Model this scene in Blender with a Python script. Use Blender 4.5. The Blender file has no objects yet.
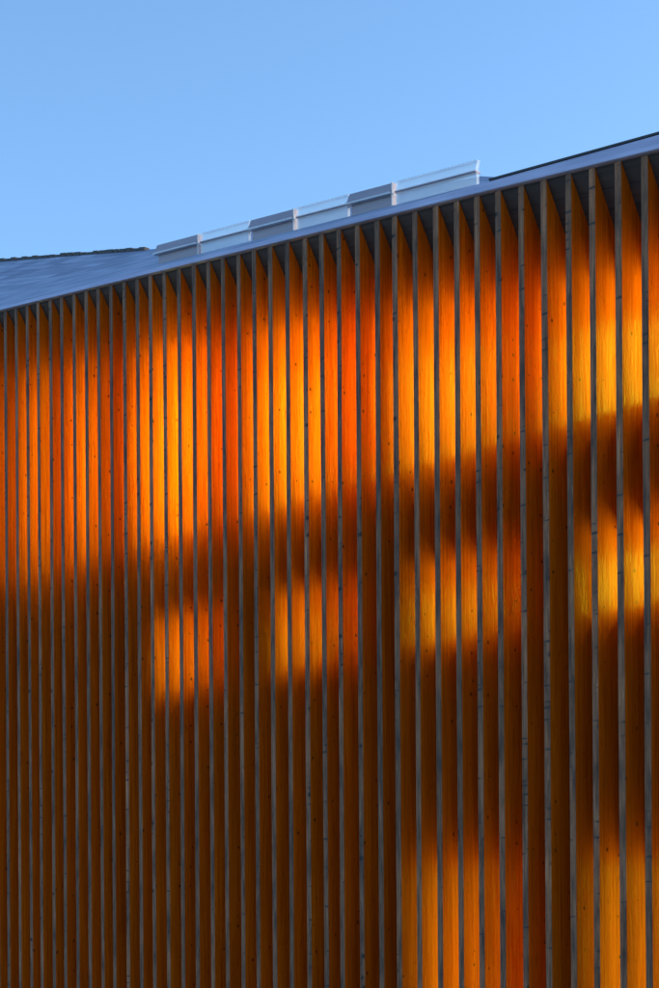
import bpy, bmesh, math, random
from mathutils import Vector
random.seed(11)
S = bpy.context.scene
R = math.radians
COL = S.collection

# ------------------------------------------------------------------ camera
GROUND = -1.75                       # the lens is 1.75 m above the ground, at z = 0
cam = bpy.data.cameras.new('camera')
cam.sensor_fit = 'HORIZONTAL'
cam.sensor_width = 36.0
cam.lens = 36.0 * 1600 / 659
cam.shift_x = 0.0
cam.shift_y = (905 - 494) / 659      # rising front: level camera, verticals stay parallel
cam.clip_start = 0.1
cam.clip_end = 5000
camo = bpy.data.objects.new('camera', cam)
COL.objects.link(camo)
PHI = R(42.328)                      # angle between the lens axis and the facade
from mathutils import Matrix
view = Vector((-math.cos(PHI), math.sin(PHI), 0))
q = view.to_track_quat('-Z', 'Y')
camo.matrix_world = q.to_matrix().to_4x4() @ Matrix.Rotation(-0.0065, 4, 'Z')
S.camera = camo

# ------------------------------------------------------------------ sky, sun, exposure
SUN_EL, SUN_ROT = R(10), R(34)       # low sun to the right, just behind the facade plane
w = bpy.data.worlds.new('World')
S.world = w
w.use_nodes = True
nt = w.node_tree
bg = nt.nodes['Background']
sky = nt.nodes.new('ShaderNodeTexSky')
sky.sky_type = 'NISHITA'
sky.sun_disc = False
sky.sun_elevation = SUN_EL
sky.sun_rotation = SUN_ROT
sky.ozone_density = 3.5
nt.links.new(sky.outputs[0], bg.inputs[0])
bg.inputs[1].default_value = 0.15
sun = bpy.data.lights.new('sun', 'SUN')
sun.energy = 1.0
sun.angle = R(0.5)
sun.color = (1.0, 0.86, 0.7)
suno = bpy.data.objects.new('sun', sun)
COL.objects.link(suno)
sd = Vector((math.sin(SUN_ROT) * math.cos(SUN_EL), math.cos(SUN_ROT) * math.cos(SUN_EL), math.sin(SUN_EL)))
suno.rotation_euler = sd.to_track_quat('Z', 'Y').to_euler()
S.view_settings.view_transform = 'Standard'
S.view_settings.look = 'None'
S.view_settings.gamma = 1.0
S.view_settings.use_curve_mapping = False
S.view_settings.exposure = 1.62
try:
    S.cycles.max_bounces = 14
    S.cycles.diffuse_bounces = 8
    S.cycles.sample_clamp_indirect = 6
except Exception:
    pass

# ------------------------------------------------------------------ material helpers
class Nodes:
    def __init__(self, name):
        self.m = bpy.data.materials.new(name)
        self.m.use_nodes = True
        self.t = self.m.node_tree
        self.b = self.t.nodes['Principled BSDF']
    def n(self, kind, **kw):
        x = self.t.nodes.new(kind)
        for k, v in kw.items():
            setattr(x, k, v)
        return x
    def l(self, a, b):
        self.t.links.new(a, b)
    def math(self, op, a, b=None, c=None):
        x = self.n('ShaderNodeMath', operation=op)
        for i, v in enumerate((a, b, c)):
            if v is None: continue
            if isinstance(v, (int, float)): x.inputs[i].default_value = v
            else: self.l(v, x.inputs[i])
        return x.outputs[0]
    def coords(self):
        """object coordinates split to x, y, z, and a random number per object"""
        tc = self.n('ShaderNodeTexCoord')
        sp = self.n('ShaderNodeSeparateXYZ')
        self.l(tc.outputs['Object'], sp.inputs[0])
        oi = self.n('ShaderNodeObjectInfo')
        return sp.outputs[0], sp.outputs[1], sp.outputs[2], oi.outputs['Random']
    def comb(self, x, y, z=0.0):
        c = self.n('ShaderNodeCombineXYZ')
        for i, v in enumerate((x, y, z)):
            if isinstance(v, (int, float)): c.inputs[i].default_value = v
            else: self.l(v, c.inputs[i])
        return c.outputs[0]
    def noise(self, vec, scale, detail=4, rough=0.55, dist=0.0):
        x = self.n('ShaderNodeTexNoise')
        x.inputs['Scale'].default_value = scale
        x.inputs['Detail'].default_value = detail
        x.inputs['Roughness'].default_value = rough
        x.inputs['Distortion'].default_value = dist
        self.l(vec, x.inputs['Vector'])
        return x.outputs[0]
    def ramp(self, fac, stops):
        x = self.n('ShaderNodeValToRGB')
        e = x.color_ramp.elements
        while len(e) < len(stops): e.new(0.5)
        for el, (p, c) in zip(e, stops):
            el.position = p
            el.color = (*c, 1) if len(c) == 3 else c
        self.l(fac, x.inputs[0])
        return x.outputs[0]
    def mix(self, fac, a, b, blend='MIX'):
        x = self.n('ShaderNodeMix', data_type='RGBA', blend_type=blend)
        for i, v in ((0, fac), (6, a), (7, b)):
            if isinstance(v, (int, float)): x.inputs[i].default_value = v
            elif isinstance(v, tuple): x.inputs[i].default_value = (*v, 1)
            else: self.l(v, x.inputs[i])
        return x.outputs[2]
    def bump(self, h, strength, dist=0.002):
        x = self.n('ShaderNodeBump')
        x.inputs['Strength'].default_value = strength
        x.inputs['Distance'].default_value = dist
        self.l(h, x.inputs['Height'])
        self.l(x.outputs[0], self.b.inputs['Normal'])


def knots(N, a, z, rnd, sa, sz, size, share):
    """sparse oval knots on a board: 0 on a knot, 1 away from it"""
    va = N.math('ADD', N.math('MULTIPLY', a, sa), N.math('MULTIPLY', rnd, 531.0))
    vz = N.math('ADD', N.math('MULTIPLY', z, sz), N.math('MULTIPLY', rnd, 217.0))
    vo = N.n('ShaderNodeTexVoronoi', voronoi_dimensions='2D')
    vo.inputs['Scale'].default_value = 1.0
    N.l(N.comb(va, vz), vo.inputs['Vector'])
    sp = N.n('ShaderNodeSeparateColor')
    N.l(vo.outputs['Color'], sp.inputs[0])
    keep = N.math('LESS_THAN', sp.outputs[0], share)
    rad = N.math('ADD', N.math('MULTIPLY', sp.outputs[1], size * 0.8), size * 0.5)
    inside = N.math('SUBTRACT', 1.0, N.math('SMOOTH_MIN', 1.0, N.math('DIVIDE', vo.outputs['Distance'], rad), 0.3))
    inside = N.math('MULTIPLY', N.math('MAXIMUM', inside, 0.0), 1.6)
    return N.math('SUBTRACT', 1.0, N.math('MINIMUM', N.math('MULTIPLY', inside, keep), 1.0))


def wood_orange():
    N = Nodes('orange_stained_spruce')
    x, y, z, r = N.coords()
    off = N.math('MULTIPLY', r, 91.0)
    # fine vertical grain with long streaks
    grain = N.noise(N.comb(N.math('MULTIPLY', y, 55.0), N.math('ADD', N.math('MULTIPLY', z, 1.1), off), x), 1.0, 5, 0.6, 0.6)
    wide = N.noise(N.comb(N.math('MULTIPLY', y, 14.0), N.math('ADD', N.math('MULTIPLY', z, 0.7), off), x), 1.0, 3, 0.5, 0.3)
    col = N.ramp(grain, [(0.34, (0.59, 0.100, 0.0012)), (0.5, (0.74, 0.142, 0.002)), (0.64, (0.83, 0.178, 0.004))])
    tone = N.ramp(wide, [(0.3, (0.80, 0.76, 0.72)), (0.7, (1.0, 1.0, 1.0))])
    col = N.mix(1.0, col, tone, 'MULTIPLY')
    # short dark flecks where the planed grain is torn
    torn = N.noise(N.comb(N.math('MULTIPLY', y, 75.0), N.math('ADD', N.math('MULTIPLY', z, 9.0), off), x), 1.0, 2, 0.5, 0.8)
    patch = N.noise(N.comb(N.math('MULTIPLY', y, 6.0), N.math('ADD', N.math('MULTIPLY', z, 2.0), off), x), 1.0, 2, 0.5)
    fleck = N.math('MULTIPLY', N.math('GREATER_THAN', torn, 0.63), N.math('GREATER_THAN', patch, 0.5))
    col = N.mix(N.math('MULTIPLY', fleck, 0.45), col, (0.34, 0.045, 0.001))
    # each board was stained a little differently
    tint = N.ramp(r, [(0.0, (0.78, 0.74, 0.66)), (0.3, (0.98, 0.93, 0.9)), (0.6, (0.88, 0.90, 0.94)), (1.0, (1.0, 1.06, 1.0))])
    col = N.mix(1.0, col, tint, 'MULTIPLY')
    k = knots(N, y, z, r, 8.0, 6.0, 0.085, 0.26)
    col = N.mix(k, (0.10, 0.022, 0.004), col)
    N.l(col, N.b.inputs['Base Color'])
    N.b.inputs['Specular IOR Level'].default_value = 0.08
    fl = N.noise(N.comb(N.math('MULTIPLY', y, 30.0), N.math('ADD', N.math('MULTIPLY', z, 4.0), off), x), 1.0, 3, 0.6, 1.2)
    gl = N.noise(N.comb(N.math('MULTIPLY', y, 26.0), N.math('ADD', N.math('MULTIPLY', z, 2.2), off), x), 1.0, 4, 0.65, 1.5)
    N.l(N.ramp(gl, [(0.42, (0.16,) * 3), (0.56, (0.50,) * 3)]), N.b.inputs['Roughness'])
    h = N.math('ADD', N.math('MULTIPLY', grain, 0.7), N.math('MULTIPLY', fl, 1.0))
    N.bump(h, 0.8, 0.0032)
    return N.m


def wood_grey():
    N = Nodes('weathered_grey_spruce')
    x, y, z, r = N.coords()
    off = N.math('MULTIPLY', r, 77.0)
    grain = N.noise(N.comb(N.math('MULTIPLY', x, 70.0), N.math('ADD', N.math('MULTIPLY', z, 2.6), off), y), 1.0, 5, 0.7, 0.8)
    blot = N.noise(N.comb(N.math('MULTIPLY', x, 12.0), N.math('ADD', N.math('MULTIPLY', z, 2.4), off), y), 1.0, 5, 0.65)
    band = N.noise(N.comb(0.0, N.math('ADD', N.math('MULTIPLY', z, 0.9), off), N.math('MULTIPLY', r, 40.0)), 1.0, 3, 0.6)
    col = N.ramp(grain, [(0.28, (0.110, 0.045, 0.023)), (0.5, (0.270, 0.118, 0.060)), (0.72, (0.43, 0.202, 0.108))])
    col = N.mix(1.0, col, N.ramp(blot, [(0.34, (0.34, 0.40, 0.50)), (0.5, (0.92, 0.93, 0.95)), (0.66, (1.35, 1.3, 1.2))]), 'MULTIPLY')
    col = N.mix(1.0, col, N.ramp(band, [(0.32, (0.66, 0.74, 0.84)), (0.6, (1.05, 1.03, 1.0))]), 'MULTIPLY')
    col = N.mix(1.0, col, N.ramp(r, [(0.0, (0.68, 0.74, 0.82)), (0.5, (0.92, 0.94, 0.96)), (1.0, (1.12, 1.10, 1.08))]), 'MULTIPLY')
    k = knots(N, x, z, r, 5.0, 8.0, 0.16, 0.22)
    col = N.mix(k, (0.022, 0.018, 0.016), col)
    k2 = knots(N, x, z, N.math('FRACT', N.math('MULTIPLY', r, 7.3)), 3.0, 18.0, 0.17, 0.22)
    col = N.mix(k2, (0.05, 0.038, 0.032), col)
    N.l(col, N.b.inputs['Base Color'])
    N.b.inputs['Roughness'].default_value = 0.75
    N.b.inputs['Specular IOR Level'].default_value = 0.3
    N.bump(grain, 0.6, 0.0015)
    return N.m


def boards(name, c0, c1, pitch, along, rough=0.7, axis='z', bump=0.4):
    """plain boards running along x, with dark joints every `pitch`"""
    N = Nodes(name)
    x, y, z, r = N.coords()
    a = z if axis == 'z' else y
    if along:                                            # joints follow the sloping eave
        a = N.math('ADD', a, N.math('MULTIPLY', x, along))
    g = N.noise(N.comb(N.math('MULTIPLY', x, 1.2), N.math('MULTIPLY', a, 45.0), y), 1.0, 5, 0.6, 0.4)
    blot = N.noise(N.comb(N.math('MULTIPLY', x, 0.8), N.math('MULTIPLY', a, 5.0), y), 1.0, 4, 0.6)
    col = N.ramp(g, [(0.3, c0), (0.7, c1)])
    col = N.mix(1.0, col, N.ramp(blot, [(0.3, (0.72,) * 3), (0.7, (1.08,) * 3)]), 'MULTIPLY')
    fr = N.math('FRACT', N.math('DIVIDE', a, pitch))
    joint = N.math('GREATER_THAN', fr, 0.05)
    col = N.mix(joint, (0.012, 0.010, 0.010), col)
    N.l(col, N.b.inputs['Base Color'])
    N.b.inputs['Roughness'].default_value = rough
    N.bump(N.math('ADD', N.math('MULTIPLY', g, 0.4), joint), bump, 0.003)
    return N.m


def metal_sheet(name, c0, c1, rough, metallic, along=0.0):
    N = Nodes(name)
    x, y, z, r = N.coords()
    a = N.math('ADD', z, N.math('MULTIPLY', x, along))
    st = N.noise(N.comb(N.math('MULTIPLY', x, 0.9), N.math('MULTIPLY', a, 70.0), N.math('MULTIPLY', y, 20.0)), 1.0, 5, 0.6, 0.2)
    bl = N.noise(N.comb(N.math('MULTIPLY', x, 1.7), N.math('MULTIPLY', a, 9.0), y), 1.0, 4, 0.6)
    f = N.math('ADD', N.math('MULTIPLY', st, 0.55), N.math('MULTIPLY', bl, 0.45))
    N.l(N.ramp(f, [(0.35, c0), (0.62, c1)]), N.b.inputs['Base Color'])
    N.l(N.ramp(bl, [(0.3, (rough * 0.8,) * 3), (0.7, (rough * 1.25,) * 3)]), N.b.inputs['Roughness'])
    N.b.inputs['Metallic'].default_value = metallic
    N.bump(st, 0.25, 0.002)
    return N.m


def roof_slate():
    """dark roofing in courses parallel to the eave, reflected sky blue painted in"""
    N = Nodes('roofing_slate')
    x, y, z, r = N.coords()
    row = N.math('DIVIDE', y, 0.22)
    fr = N.math('FRACT', row)
    idx = N.math('FLOOR', row)
    wn = N.n('ShaderNodeTexWhiteNoise', noise_dimensions='2D')
    xs = N.math('FLOOR', N.math('DIVIDE', N.math('ADD', x, N.math('MULTIPLY', idx, 0.37)), 0.42))
    N.l(N.comb(xs, idx), wn.inputs['Vector'])
    st = N.noise(N.comb(N.math('MULTIPLY', x, 0.8), N.math('MULTIPLY', y, 9.0), 0.0), 1.0, 5, 0.65, 0.4)
    f = N.math('ADD', N.math('MULTIPLY', wn.outputs['Value'], 0.5), N.math('MULTIPLY', st, 0.5))
    col = N.ramp(f, [(0.25, (0.155, 0.18, 0.27)), (0.75, (0.33, 0.36, 0.475))])  # blue of the reflected sky is put into these base colours
    lap = N.math('GREATER_THAN', fr, 0.10)
    col = N.mix(lap, (0.11, 0.13, 0.21), col)
    N.l(col, N.b.inputs['Base Color'])
    N.b.inputs['Roughness'].default_value = 0.5
    N.bump(N.math('ADD', fr, N.math('MULTIPLY', st, 0.6)), 0.5, 0.008)
    return N.m


def plain(name, col, rough, metallic=0.0):
    N = Nodes(name)
    x, y, z, r = N.coords()
    n = N.noise(N.comb(x, y, z), 6.0, 5, 0.6)
    lo = tuple(c * 0.86 for c in col); hi = tuple(min(1.0, c * 1.1) for c in col)
    N.l(N.ramp(n, [(0.3, lo), (0.7, hi)]), N.b.inputs['Base Color'])
    N.b.inputs['Roughness'].default_value = rough
    N.b.inputs['Metallic'].default_value = metallic
    return N.m


def opal():
    N = Nodes('translucent_rooflight')
    x, y, z, r = N.coords()
    n = N.noise(N.comb(N.math('MULTIPLY', x, 1.5), N.math('MULTIPLY', y, 6.0), N.math('MULTIPLY', z, 6.0)), 1.0, 3)
    N.l(N.ramp(n, [(0.3, (0.72, 0.80, 0.86)), (0.7, (0.90, 0.94, 0.97))]), N.b.inputs['Base Color'])
    N.b.inputs['Roughness'].default_value = 0.15
    N.b.inputs['Alpha'].default_value = 0.34
    return N.m


LIT = {}
def lit_glass(power):
    """a window pane with warm lamplight in the room behind it"""
    key = round(power, 3)
    if key not in LIT:
        N = Nodes('lit_window_glass')
        N.b.inputs['Base Color'].default_value = (0.02, 0.02, 0.02, 1)
        N.b.inputs['Roughness'].default_value = 0.1
        N.b.inputs['Emission Color'].default_value = (0.96, 0.96, 0.03, 1)
        N.b.inputs['Emission Strength'].default_value = power
        LIT[key] = N.m
    return LIT[key]


ORANGE, GREY = wood_orange(), wood_grey()
ZINC = metal_sheet('zinc_flashing', (0.36, 0.34, 0.44), (0.58, 0.54, 0.66), 0.42, 0.45, 0.1513)
DARKTRIM = plain('dark_drip_trim', (0.02, 0.02, 0.025), 0.6)
SOFFIT = boards('dark_soffit_boards', (0.040, 0.024, 0.020), (0.075, 0.045, 0.037), 0.11, 0.1513, 0.75)
CLAD = boards('dark_wall_boards', (0.10, 0.034, 0.010), (0.17, 0.058, 0.017), 0.14, 0.0, 0.7)
SLATE = roof_slate()
RIDGE = plain('ridge_tile_clay', (0.06, 0.055, 0.055), 0.8)
PANEL = metal_sheet('grey_vent_panel', (0.27, 0.225, 0.265), (0.35, 0.295, 0.335), 0.5, 0.1, 0.1513)
WHITE = plain('pale_edge_metal', (0.55, 0.56, 0.60), 0.4)
OPAL = opal()
FRAME = plain('window_frame_timber', (0.05, 0.035, 0.025), 0.5)

# ------------------------------------------------------------------ mesh helpers
def link(name, bm, mats, parent=None):
    bmesh.ops.recalc_face_normals(bm, faces=bm.faces)
    me = bpy.data.meshes.new(name)
    bm.to_mesh(me); bm.free()
    for m in (mats if isinstance(mats, (list, tuple)) else [mats]):
        me.materials.append(m)
    o = bpy.data.objects.new(name, me)
    COL.objects.link(o)
    if parent is not None:
        o.parent = parent
    return o

def hexa(bm, p, mi=0):
    """closed box through eight corners: bottom ring of four, then top ring of four"""
    v = [bm.verts.new(c) for c in p]
    for f in ((0, 3, 2, 1), (4, 5, 6, 7), (0, 1, 5, 4), (1, 2, 6, 5), (2, 3, 7, 6), (3, 0, 4, 7)):
        bm.faces.new([v[i] for i in f]).material_index = mi

def box(bm, x0, x1, y0, y1, z0, z1, mi=0):
    hexa(bm, [(x0, y0, z0), (x1, y0, z0), (x1, y1, z0), (x0, y1, z0),
              (x0, y0, z1), (x1, y0, z1), (x1, y1, z1), (x0, y1, z1)], mi)

def run(bm, x0, x1, prof, zf, mi=0, cap=True):
    """sweep a closed (y, dz) outline from x0 to x1, riding on the sloping line zf(x)"""
    rings = []
    for x in (x0, x1):
        rings.append([bm.verts.new((x, y, zf(x) + dz)) for y, dz in prof])
    n = len(prof)
    for i in range(n):
        bm.faces.new((rings[0][i], rings[0][(i + 1) % n], rings[1][(i + 1) % n], rings[1][i])).material_index = mi
    if cap:
        bm.faces.new(rings[0][::-1]).material_index = mi
        bm.faces.new(rings[1]).material_index = mi

# ------------------------------------------------------------------ measures of the building
X0, STEP, YF = -13.6758, 0.2, 8.2018        # first fin in view, fin spacing, plane of the fin fronts
THICK, DEEP, GAP = 0.051, 0.245, 0.065      # fin thickness and depth, air gap to the wall
YW = YF + DEEP + GAP                        # wall face
XL, XR = -31.0, -3.2                        # ends of the building
def eave(x): return 4.653 + 0.1513 * (-5.93 - x)
def fh(x): return 0.062 + 0.0187 * max(0.0, x + 8.7)   # height of the eave flashing
SOF = 1.68                                  # drop of the sloping soffit per metre inwards

# ------------------------------------------------------------------ ground
bm = bmesh.new()
vs = [bm.verts.new(c) for c in ((-900, -900, GROUND), (900, -900, GROUND), (900, 900, GROUND), (-900, 900, GROUND))]
bm.faces.new(vs)
N = Nodes('gravel_ground')
x, y, z, r = N.coords()
g1 = N.noise(N.comb(x, y, z), 40.0, 6, 0.7)
g2 = N.noise(N.comb(x, y, z), 0.4, 4, 0.6)
N.l(N.mix(1.0, N.ramp(g1, [(0.3, (0.035, 0.034, 0.032)), (0.7, (0.075, 0.072, 0.068))]),
          N.ramp(g2, [(0.3, (0.8,) * 3), (0.7, (1.0,) * 3)]), 'MULTIPLY'), N.b.inputs['Base Color'])
N.b.inputs['Roughness'].default_value = 0.9
N.bump(g1, 0.6, 0.01)
gr = link('ground', bm, N.m)
gr['kind'] = 'structure'

# ------------------------------------------------------------------ the building
B = bpy.data.objects.new('timber_building', None)
COL.objects.link(B)
B.location = (0, 0, 0)
B['label'] = 'long building behind tall grey edged orange timber fins, slate roof with low rooflights'
B['category'] = 'building'

# walls: the front wall with window openings, ends and back as one shell behind it
bm = bmesh.new()
ZTOP = 0.62                                  # wall top sits this far below the eave, behind the soffit
WT = 0.5                                     # wall thickness
# openings (x0, x1, z0, z1 or None for the raked head under the eave, brightness)
def fx(n): return X0 + STEP * n
RAKE = 0.68                                  # head of the raked windows below the eave line
SILL = 3.265
def gaps(a, b): return round(fx(a) - 0.02, 4), round(fx(b + 1) + 0.02, 4)          # a bright window
def between(a, b): return round(fx(a) + 0.02, 4), round(fx(b + 1) - 0.02, 4)         # the dim one between two
OPEN = []
POW = 3.2
for a, b, p in ((-6, -5, .6), (-2, 0, .5), (3, 4, 1.2), (7, 8, 1.5), (12, 16, 2.1), (20, 24, 1.9), (28, 32, 1.45), (36, 40, 1.25), (44, 47, 1.2)):
    OPEN.append((*gaps(a, b), SILL, None, p))
for a, b, p in ((12, 16, 1.9), (20, 24, 1.55), (28, 32, 1.35), (36, 40, 1.45), (44, 47, 1.0)):
    g0, g1 = gaps(a, b)
    OPEN.append((g0 + (0.05 if a < 25 else 0.0), g1, 2.01, 2.41, p))
for a, b, p in ((28, 32, .42), (36, 40, .36), (44, 47, .4)):
    OPEN.append((*gaps(a, b), GROUND + 0.05, 0.285, p))
# dimmer panes between them in the top row only
for a, b, p in ((-4, -3, .3), (1, 2, .4), (5, 6, .22), (9, 11, .22), (17, 19, .25), (25, 27, .24), (33, 35, .20), (41, 43, .3)):
    OPEN.append((*between(a, b), SILL, None, p))

def splay(z): return 0.07 if z < 3 else 0.02     # the sills slope down outwards
def wall_column(bm, x0, x1, cuts):
    """solid wall between x0 and x1 leaving the (z0, z1) cuts open"""
    zb = [(GROUND, GROUND)]
    for z0, z1 in sorted(cuts, key=lambda c: c[0]):
        h = (eave(x0) - RAKE, eave(x1) - RAKE) if z1 is None else (z1, z1)
        if z0 - zb[-1][0] > 0.001:
            b0, b1 = zb[-1]
            hexa(bm, [(x0, YW, b0), (x1, YW, b1), (x1, YW + 0.36, b1), (x0, YW + 0.36, b0),
                      (x0, YW, z0 - splay(z0)), (x1, YW, z0 - splay(z0)), (x1, YW + 0.36, z0), (x0, YW + 0.36, z0)])
            box(bm, x0, x1, YW + 0.36, YW + WT, b0 if b0 == b1 else min(b0, b1), z0)
        zb.append(h)
    b0, b1 = zb[-1]
    t0, t1 = eave(x0) - 0.02, eave(x1) - 0.02
    hexa(bm, [(x0, YW, b0), (x1, YW, b1), (x1, YW + WT, b1), (x0, YW + WT, b0),
              (x0, YW, t0), (x1, YW, t1), (x1, YW + WT, t1), (x0, YW + WT, t0)])

xs = sorted({XL, XR} | {round(v, 4) for o in OPEN for v in o[:2]})
for a, b in zip(xs[:-1], xs[1:]):
    if b - a < 1e-4: continue
    m = (a + b) / 2
    wall_column(bm, a, b, [(o[2], o[3]) for o in OPEN if o[0] < m < o[1]])
bmesh.ops.remove_doubles(bm, verts=bm.verts, dist=1e-4)
DEPTH = 9.6
link('wall', bm, CLAD, B)
for nm, pts in (('end_wall', (XR - WT, XR)), ('end_wall', (XL, XL + WT))):
    bm = bmesh.new()
    a, b = pts
    t0, t1 = eave(a) - 0.02, eave(b) - 0.02
    ya, yb, yc = YW + WT + 0.003, YF + 5.0, YF + DEPTH
    for y0, y1, e0, e1 in ((ya, yb, 0.1, 1.6), (yb, yc, 1.6, 0.1)):
        hexa(bm, [(a, y0, GROUND), (b, y0, GROUND), (b, y1, GROUND), (a, y1, GROUND),
                  (a, y0, t0 + e0), (b, y0, t1 + e0), (b, y1, t1 + e1), (a, y1, t0 + e1)])
    link(nm, bm, CLAD, B)
bm = bmesh.new()
hexa(bm, [(XL + WT + .003, YF + DEPTH - WT, GROUND), (XR - WT - .003, YF + DEPTH - WT, GROUND), (XR - WT - .003, YF + DEPTH, GROUND), (XL + WT + .003, YF + DEPTH, GROUND),
          (XL + WT + .003, YF + DEPTH - WT, eave(XL)), (XR - WT - .003, YF + DEPTH - WT, eave(XR)), (XR - WT - .003, YF + DEPTH, eave(XR)), (XL + WT + .003, YF + DEPTH, eave(XL))])
link('back_wall', bm, CLAD, B)

# windows: timber frame set in the opening, one lit pane each
for x0, x1, z0, z1, p in OPEN:
    def top(x): return (eave(x) - RAKE) if z1 is None else z1
    fw = 0.022
    ya, yb = YW + 0.37, YW + 0.425
    bm = bmesh.new()
    e = 0.003
    def bar(xa, xb, la, lb, ha, hb):
        hexa(bm, [(xa, ya, la), (xb, ya, lb), (xb, yb, lb), (xa, yb, la), (xa, ya, ha), (xb, ya, hb), (xb, yb, hb), (xa, yb, ha)])
    bar(x0 + e, x1 - e, z0 + e, z0 + e, z0 + fw, z0 + fw)
    bar(x0 + e, x1 - e, top(x0 + e) - fw, top(x1 - e) - fw, top(x0 + e) - e, top(x1 - e) - e)
    bar(x0 + e, x0 + fw, z0 + fw, z0 + fw, top(x0 + e) - fw, top(x0 + fw) - fw)
    bar(x1 - fw, x1 - e, z0 + fw, z0 + fw, top(x1 - fw) - fw, top(x1 - e) - fw)
    f = link('window', bm, FRAME, B)
    bm = bmesh.new()
    ya, yb = YW + 0.39, YW + 0.405
    bar(x0 + fw - .002, x1 - fw + .002, z0 + fw - .002, z0 + fw - .002, top(x0 + fw) - fw + .002, top(x1 - fw) - fw + .002)
    link('pane', bm, lit_glass(p * POW), f)

# sloping board soffit that closes the fins at the top
bm = bmesh.new()
run(bm, XL, XR, [(YF + 0.004, -0.004), (YW - 0.002, -0.004 - SOF * (DEEP + GAP - 0.006)), (YW - 0.002, -0.004), ], eave)
link('soffit', bm, SOFFIT, B)

# fins: each a tall board on edge, weathered grey at the front, slightly bowed
JIT = [-0.0002, 0.0009, 0.0018, -0.0047, 0.0042, -0.0045, 0.0047, 0.0015, 0.0024, -0.0008, 0.0013, -0.0023, -0.0098, -0.0041,
       -0.0028, 0.0025, 0.0018, 0.0034, 0.003, -0.0005, -0.0023, 0.0034, 0.0054, 0.0015, -0.0047, 0.0009, 0.0067, -0.0071, -0.001,
       0.0046, 0.0049, -0.001, -0.0062, -0.0033, -0.005, 0.0013, -0.0023, 0.0037, 0.0029]
rng = random.Random(5)
ZREF = 3.6
def make_fin(n):
    x = X0 + STEP * n + (JIT[n] if 0 <= n < len(JIT) else rng.uniform(-.004, .004))
    lean = rng.gauss(0, 0.0007)
    amp, ph, wl = rng.uniform(.0005, .002), rng.uniform(0, 6.28), rng.uniform(3, 6)
    th = THICK + rng.uniform(-.002, .0025)
    twist = rng.gauss(0, 0.006)
    yoff = rng.uniform(-.003, .003)
    c = 0.0028
    ring = [(0, c), (c, 0), (th - c, 0), (th, c), (th, DEEP), (0, DEEP)]
    zt = eave(x) - 0.006
    levels = [GROUND + 0.12 + (zt - 0.6 - GROUND - 0.12) * i / 14 for i in range(15)] + [None]
    bm = bmesh.new()
    rows = []
    for z in levels:
        row = []
        for px, py in ring:
            zz = z if z is not None else zt - SOF * max(py + yoff - 0.004, 0) - 0.001
            dx = lean * (zz - ZREF) + amp * math.sin(zz * 6.28 / wl + ph) - amp * math.sin(ZREF * 6.28 / wl + ph)
            row.append(bm.verts.new((px + dx + twist * py * .5, py + yoff, zz)))
        rows.append(row)
    k = len(ring)
    for a, b in zip(rows[:-1], rows[1:]):
        for i in range(k):
            f = bm.faces.new((a[i], a[(i + 1) % k], b[(i + 1) % k], b[i]))
            f.material_index = 1 if i in (0, 1, 2) else 0
    bm.faces.new(rows[0][::-1]); bm.faces.new(rows[-1])
    o = link('fin', bm, [ORANGE, GREY], B)
    o.location = (x, YF, 0)
    return o
for n in range(-9, 48):
    make_fin(n)

# fixing rails that carry the fins off the wall, hidden deep between them
# eave flashing: a leaning zinc band above the fin tops
bm = bmesh.new()
rings = []
for x in (XL, -8.7, -5.93, XR):              # the band grows a little taller towards the right
    h = fh(x)
    rings.append([bm.verts.new((x, y, eave(x) + dz)) for y, dz in
                  [(YF - 0.016, 0.004), (YF - 0.022, 0.010), (YF + 0.010, h - 0.006), (YF + 0.022, h), (YF + 0.30, h), (YF + 0.30, -0.003), (YF - 0.002, -0.003)]])
for ra, rb in zip(rings[:-1], rings[1:]):
    for i in range(7):
        bm.faces.new((ra[i], ra[(i + 1) % 7], rb[(i + 1) % 7], rb[i]))
bm.faces.new(rings[0][::-1]); bm.faces.new(rings[-1])
link('eave_flashing', bm, ZINC, B)
bm = bmesh.new()
run(bm, -7.35, XR, [(YF + 0.012, 0.002), (YF + 0.012, 0.016), (YF + 0.12, 0.026), (YF + 0.12, 0.002)], lambda x: eave(x) + 0.062 + 0.0187 * (x + 8.7))
link('drip_trim', bm, DARKTRIM, B)

# roof: gently twisted slope from the eave to the ridge, and a plain slope behind
RID = [(XL - 0.3, 12.65), (-24.027, 10.703), (-22.115, 10.193), (-20.396, 9.748), (-18.0, 9.117), (-17.0, 8.905), (-15.935, 8.74), (-14.958, 8.58), (-13.194, 8.31), (-11.941, 8.06), (-11.576, 7.92), (-11.222, 7.71), (-9.0, 6.2), (XR + 0.3, 5.2)]
YR = YF + 5.0
bm = bmesh.new()
cols = []
for x, zr in RID:
    e = eave(x)
    mid = e + 0.545
    pts = [(YF + 0.05, e + fh(x) + 0.004), (YF + 1.0, mid)]
    for t in (0.25, 0.5, 0.75, 1.0):
        pts.append((YF + 1.0 + 4.0 * t, mid + (zr - mid) * t))
    pts.append((YF + DEPTH + 0.3, e + 0.05))
    top = [bm.verts.new((x, y, z)) for y, z in pts]
    bot = [bm.verts.new((x, y, z - 0.10 if i else z - 0.003)) for i, (y, z) in enumerate(pts)]
    cols.append((top, bot))
for (t0, b0), (t1, b1) in zip(cols[:-1], cols[1:]):
    for i in range(len(t0) - 1):
        bm.faces.new((t0[i], t1[i], t1[i + 1], t0[i + 1]))
        bm.faces.new((b0[i], b0[i + 1], b1[i + 1], b1[i]))
    bm.faces.new((t0[0], b0[0], b1[0], t1[0]))
    bm.faces.new((t0[-1], t1[-1], b1[-1], b0[-1]))
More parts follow.
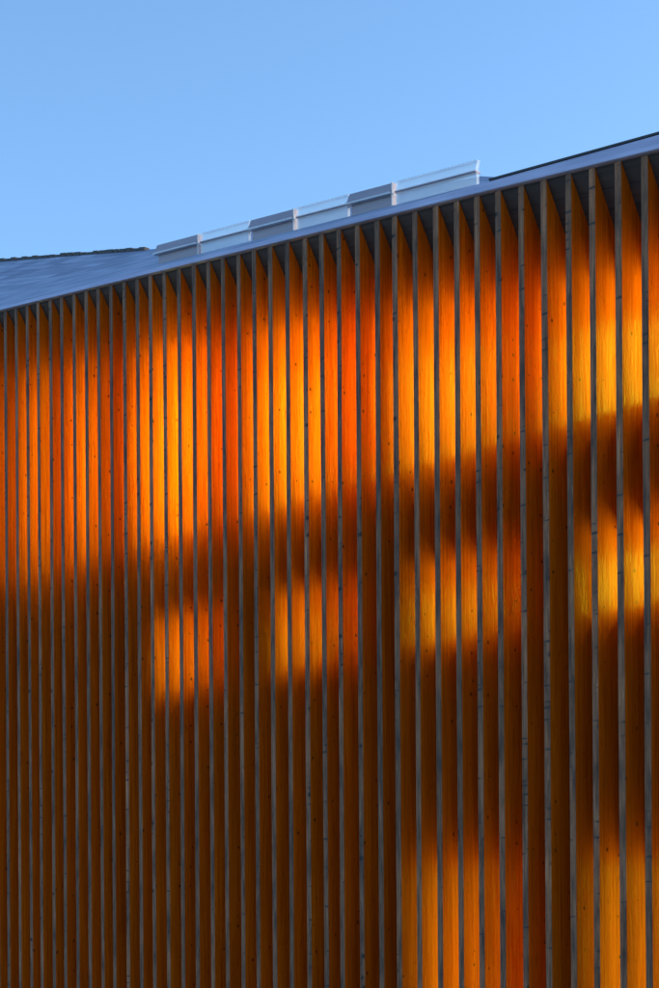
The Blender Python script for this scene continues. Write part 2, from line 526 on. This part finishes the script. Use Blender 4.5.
for t, b in (cols[0], cols[-1]):
    for i in range(len(t) - 1):
        bm.faces.new((t[i], t[i + 1], b[i + 1], b[i]))
roof = link('roof', bm, SLATE, B)

# rough ridge tiles along the left part of the ridge
bm = bmesh.new()
rr = random.Random(3)
def ridge_z(x):
    for (xa, za), (xb, zb) in zip(RID[:-1], RID[1:]):
        if xa <= x <= xb:
            return za + (zb - za) * (x - xa) / (xb - xa)
x = -30.5
while x < -18.25:
    L = rr.uniform(0.14, 0.19)
    h = rr.uniform(0.012, 0.032)
    zz = lambda t: ridge_z(t) + 0.0
    a, b = x, x + L * rr.uniform(.78, .97)
    hexa(bm, [(a, YR - .06, zz(a) - .05), (b, YR - .06, zz(b) - .05), (b, YR + .06, zz(b) - .05), (a, YR + .06, zz(a) - .05),
              (a, YR - .04, zz(a) + h), (b, YR - .04, zz(b) + h), (b, YR + .04, zz(b) + h), (a, YR + .04, zz(a) + h)])
    x += L
link('ridge_tiles', bm, RIDGE, roof)

# low rooflights in a row near the eave: grey vent boxes alternate with translucent lights
YS = YF + 1.0
def sbase(x): return 6.211 - 0.1513 * (x + 12.521)
def vent_box(x0, x1):
    o = bm = None
    bm = bmesh.new()
    run(bm, x0 + 0.03, x1, [(YS, -0.06), (YS, 0.070), (YS + 0.04, 0.070), (YS + 0.04, -0.06)], sbase)
    t = link('rooflight_vent', bm, PANEL, B)
    bm = bmesh.new()
    run(bm, x0, x1, [(YS - 0.03, 0.088), (YS + 0.005, 0.172), (YS + 0.045, 0.172), (YS + 0.045, 0.088)], sbase)
    link('lid', bm, PANEL, t)
    bm = bmesh.new()
    run(bm, x0 - 0.01, x1, [(YS - 0.042, 0.071), (YS - 0.042, 0.086), (YS + 0.045, 0.086), (YS + 0.045, 0.071)], sbase)
    link('bead', bm, WHITE, t)
    bm = bmesh.new()
    run(bm, x1 + 0.002, x1 + 0.009, [(YS - 0.02, -0.05), (YS - 0.02, 0.172), (YS + 0.0, 0.172), (YS + 0.0, -0.05)], sbase)
    link('end_cap', bm, WHITE, t)
    return t
def glass_box(x0, x1, bright_end=False):
    bm = bmesh.new()
    run(bm, x0, x1, [(YS + 0.0, -0.06), (YS + 0.0, 0.082), (YS + 0.03, 0.082), (YS + 0.03, -0.06)], sbase)
    t = link('rooflight_glazing', bm, OPAL, B)
    bm = bmesh.new()
    run(bm, x0, x1, [(YS - 0.012, 0.094), (YS + 0.01, 0.170), (YS + 0.04, 0.170), (YS + 0.02, 0.094)], sbase)
    link('upper_pane', bm, OPAL, t)
    bm = bmesh.new()
    run(bm, x0, x1, [(YS - 0.012, 0.0835), (YS - 0.012, 0.0925), (YS + 0.05, 0.0925), (YS + 0.05, 0.0835)], sbase)
    link('glazing_bar', bm, PANEL, t)
    bm = bmesh.new()
    run(bm, x0, x1, [(YS + 0.005, 0.172), (YS + 0.005, 0.180), (YS + 0.045, 0.180), (YS + 0.045, 0.172)], sbase)
    link('top_rail', bm, OPAL, t)
    return t
vent_box(-12.52, -11.86); glass_box(-11.83, -11.13)
vent_box(-11.10, -10.50); glass_box(-10.47, -9.82)
vent_box(-9.80, -9.28); glass_box(-9.25, -8.36, True)
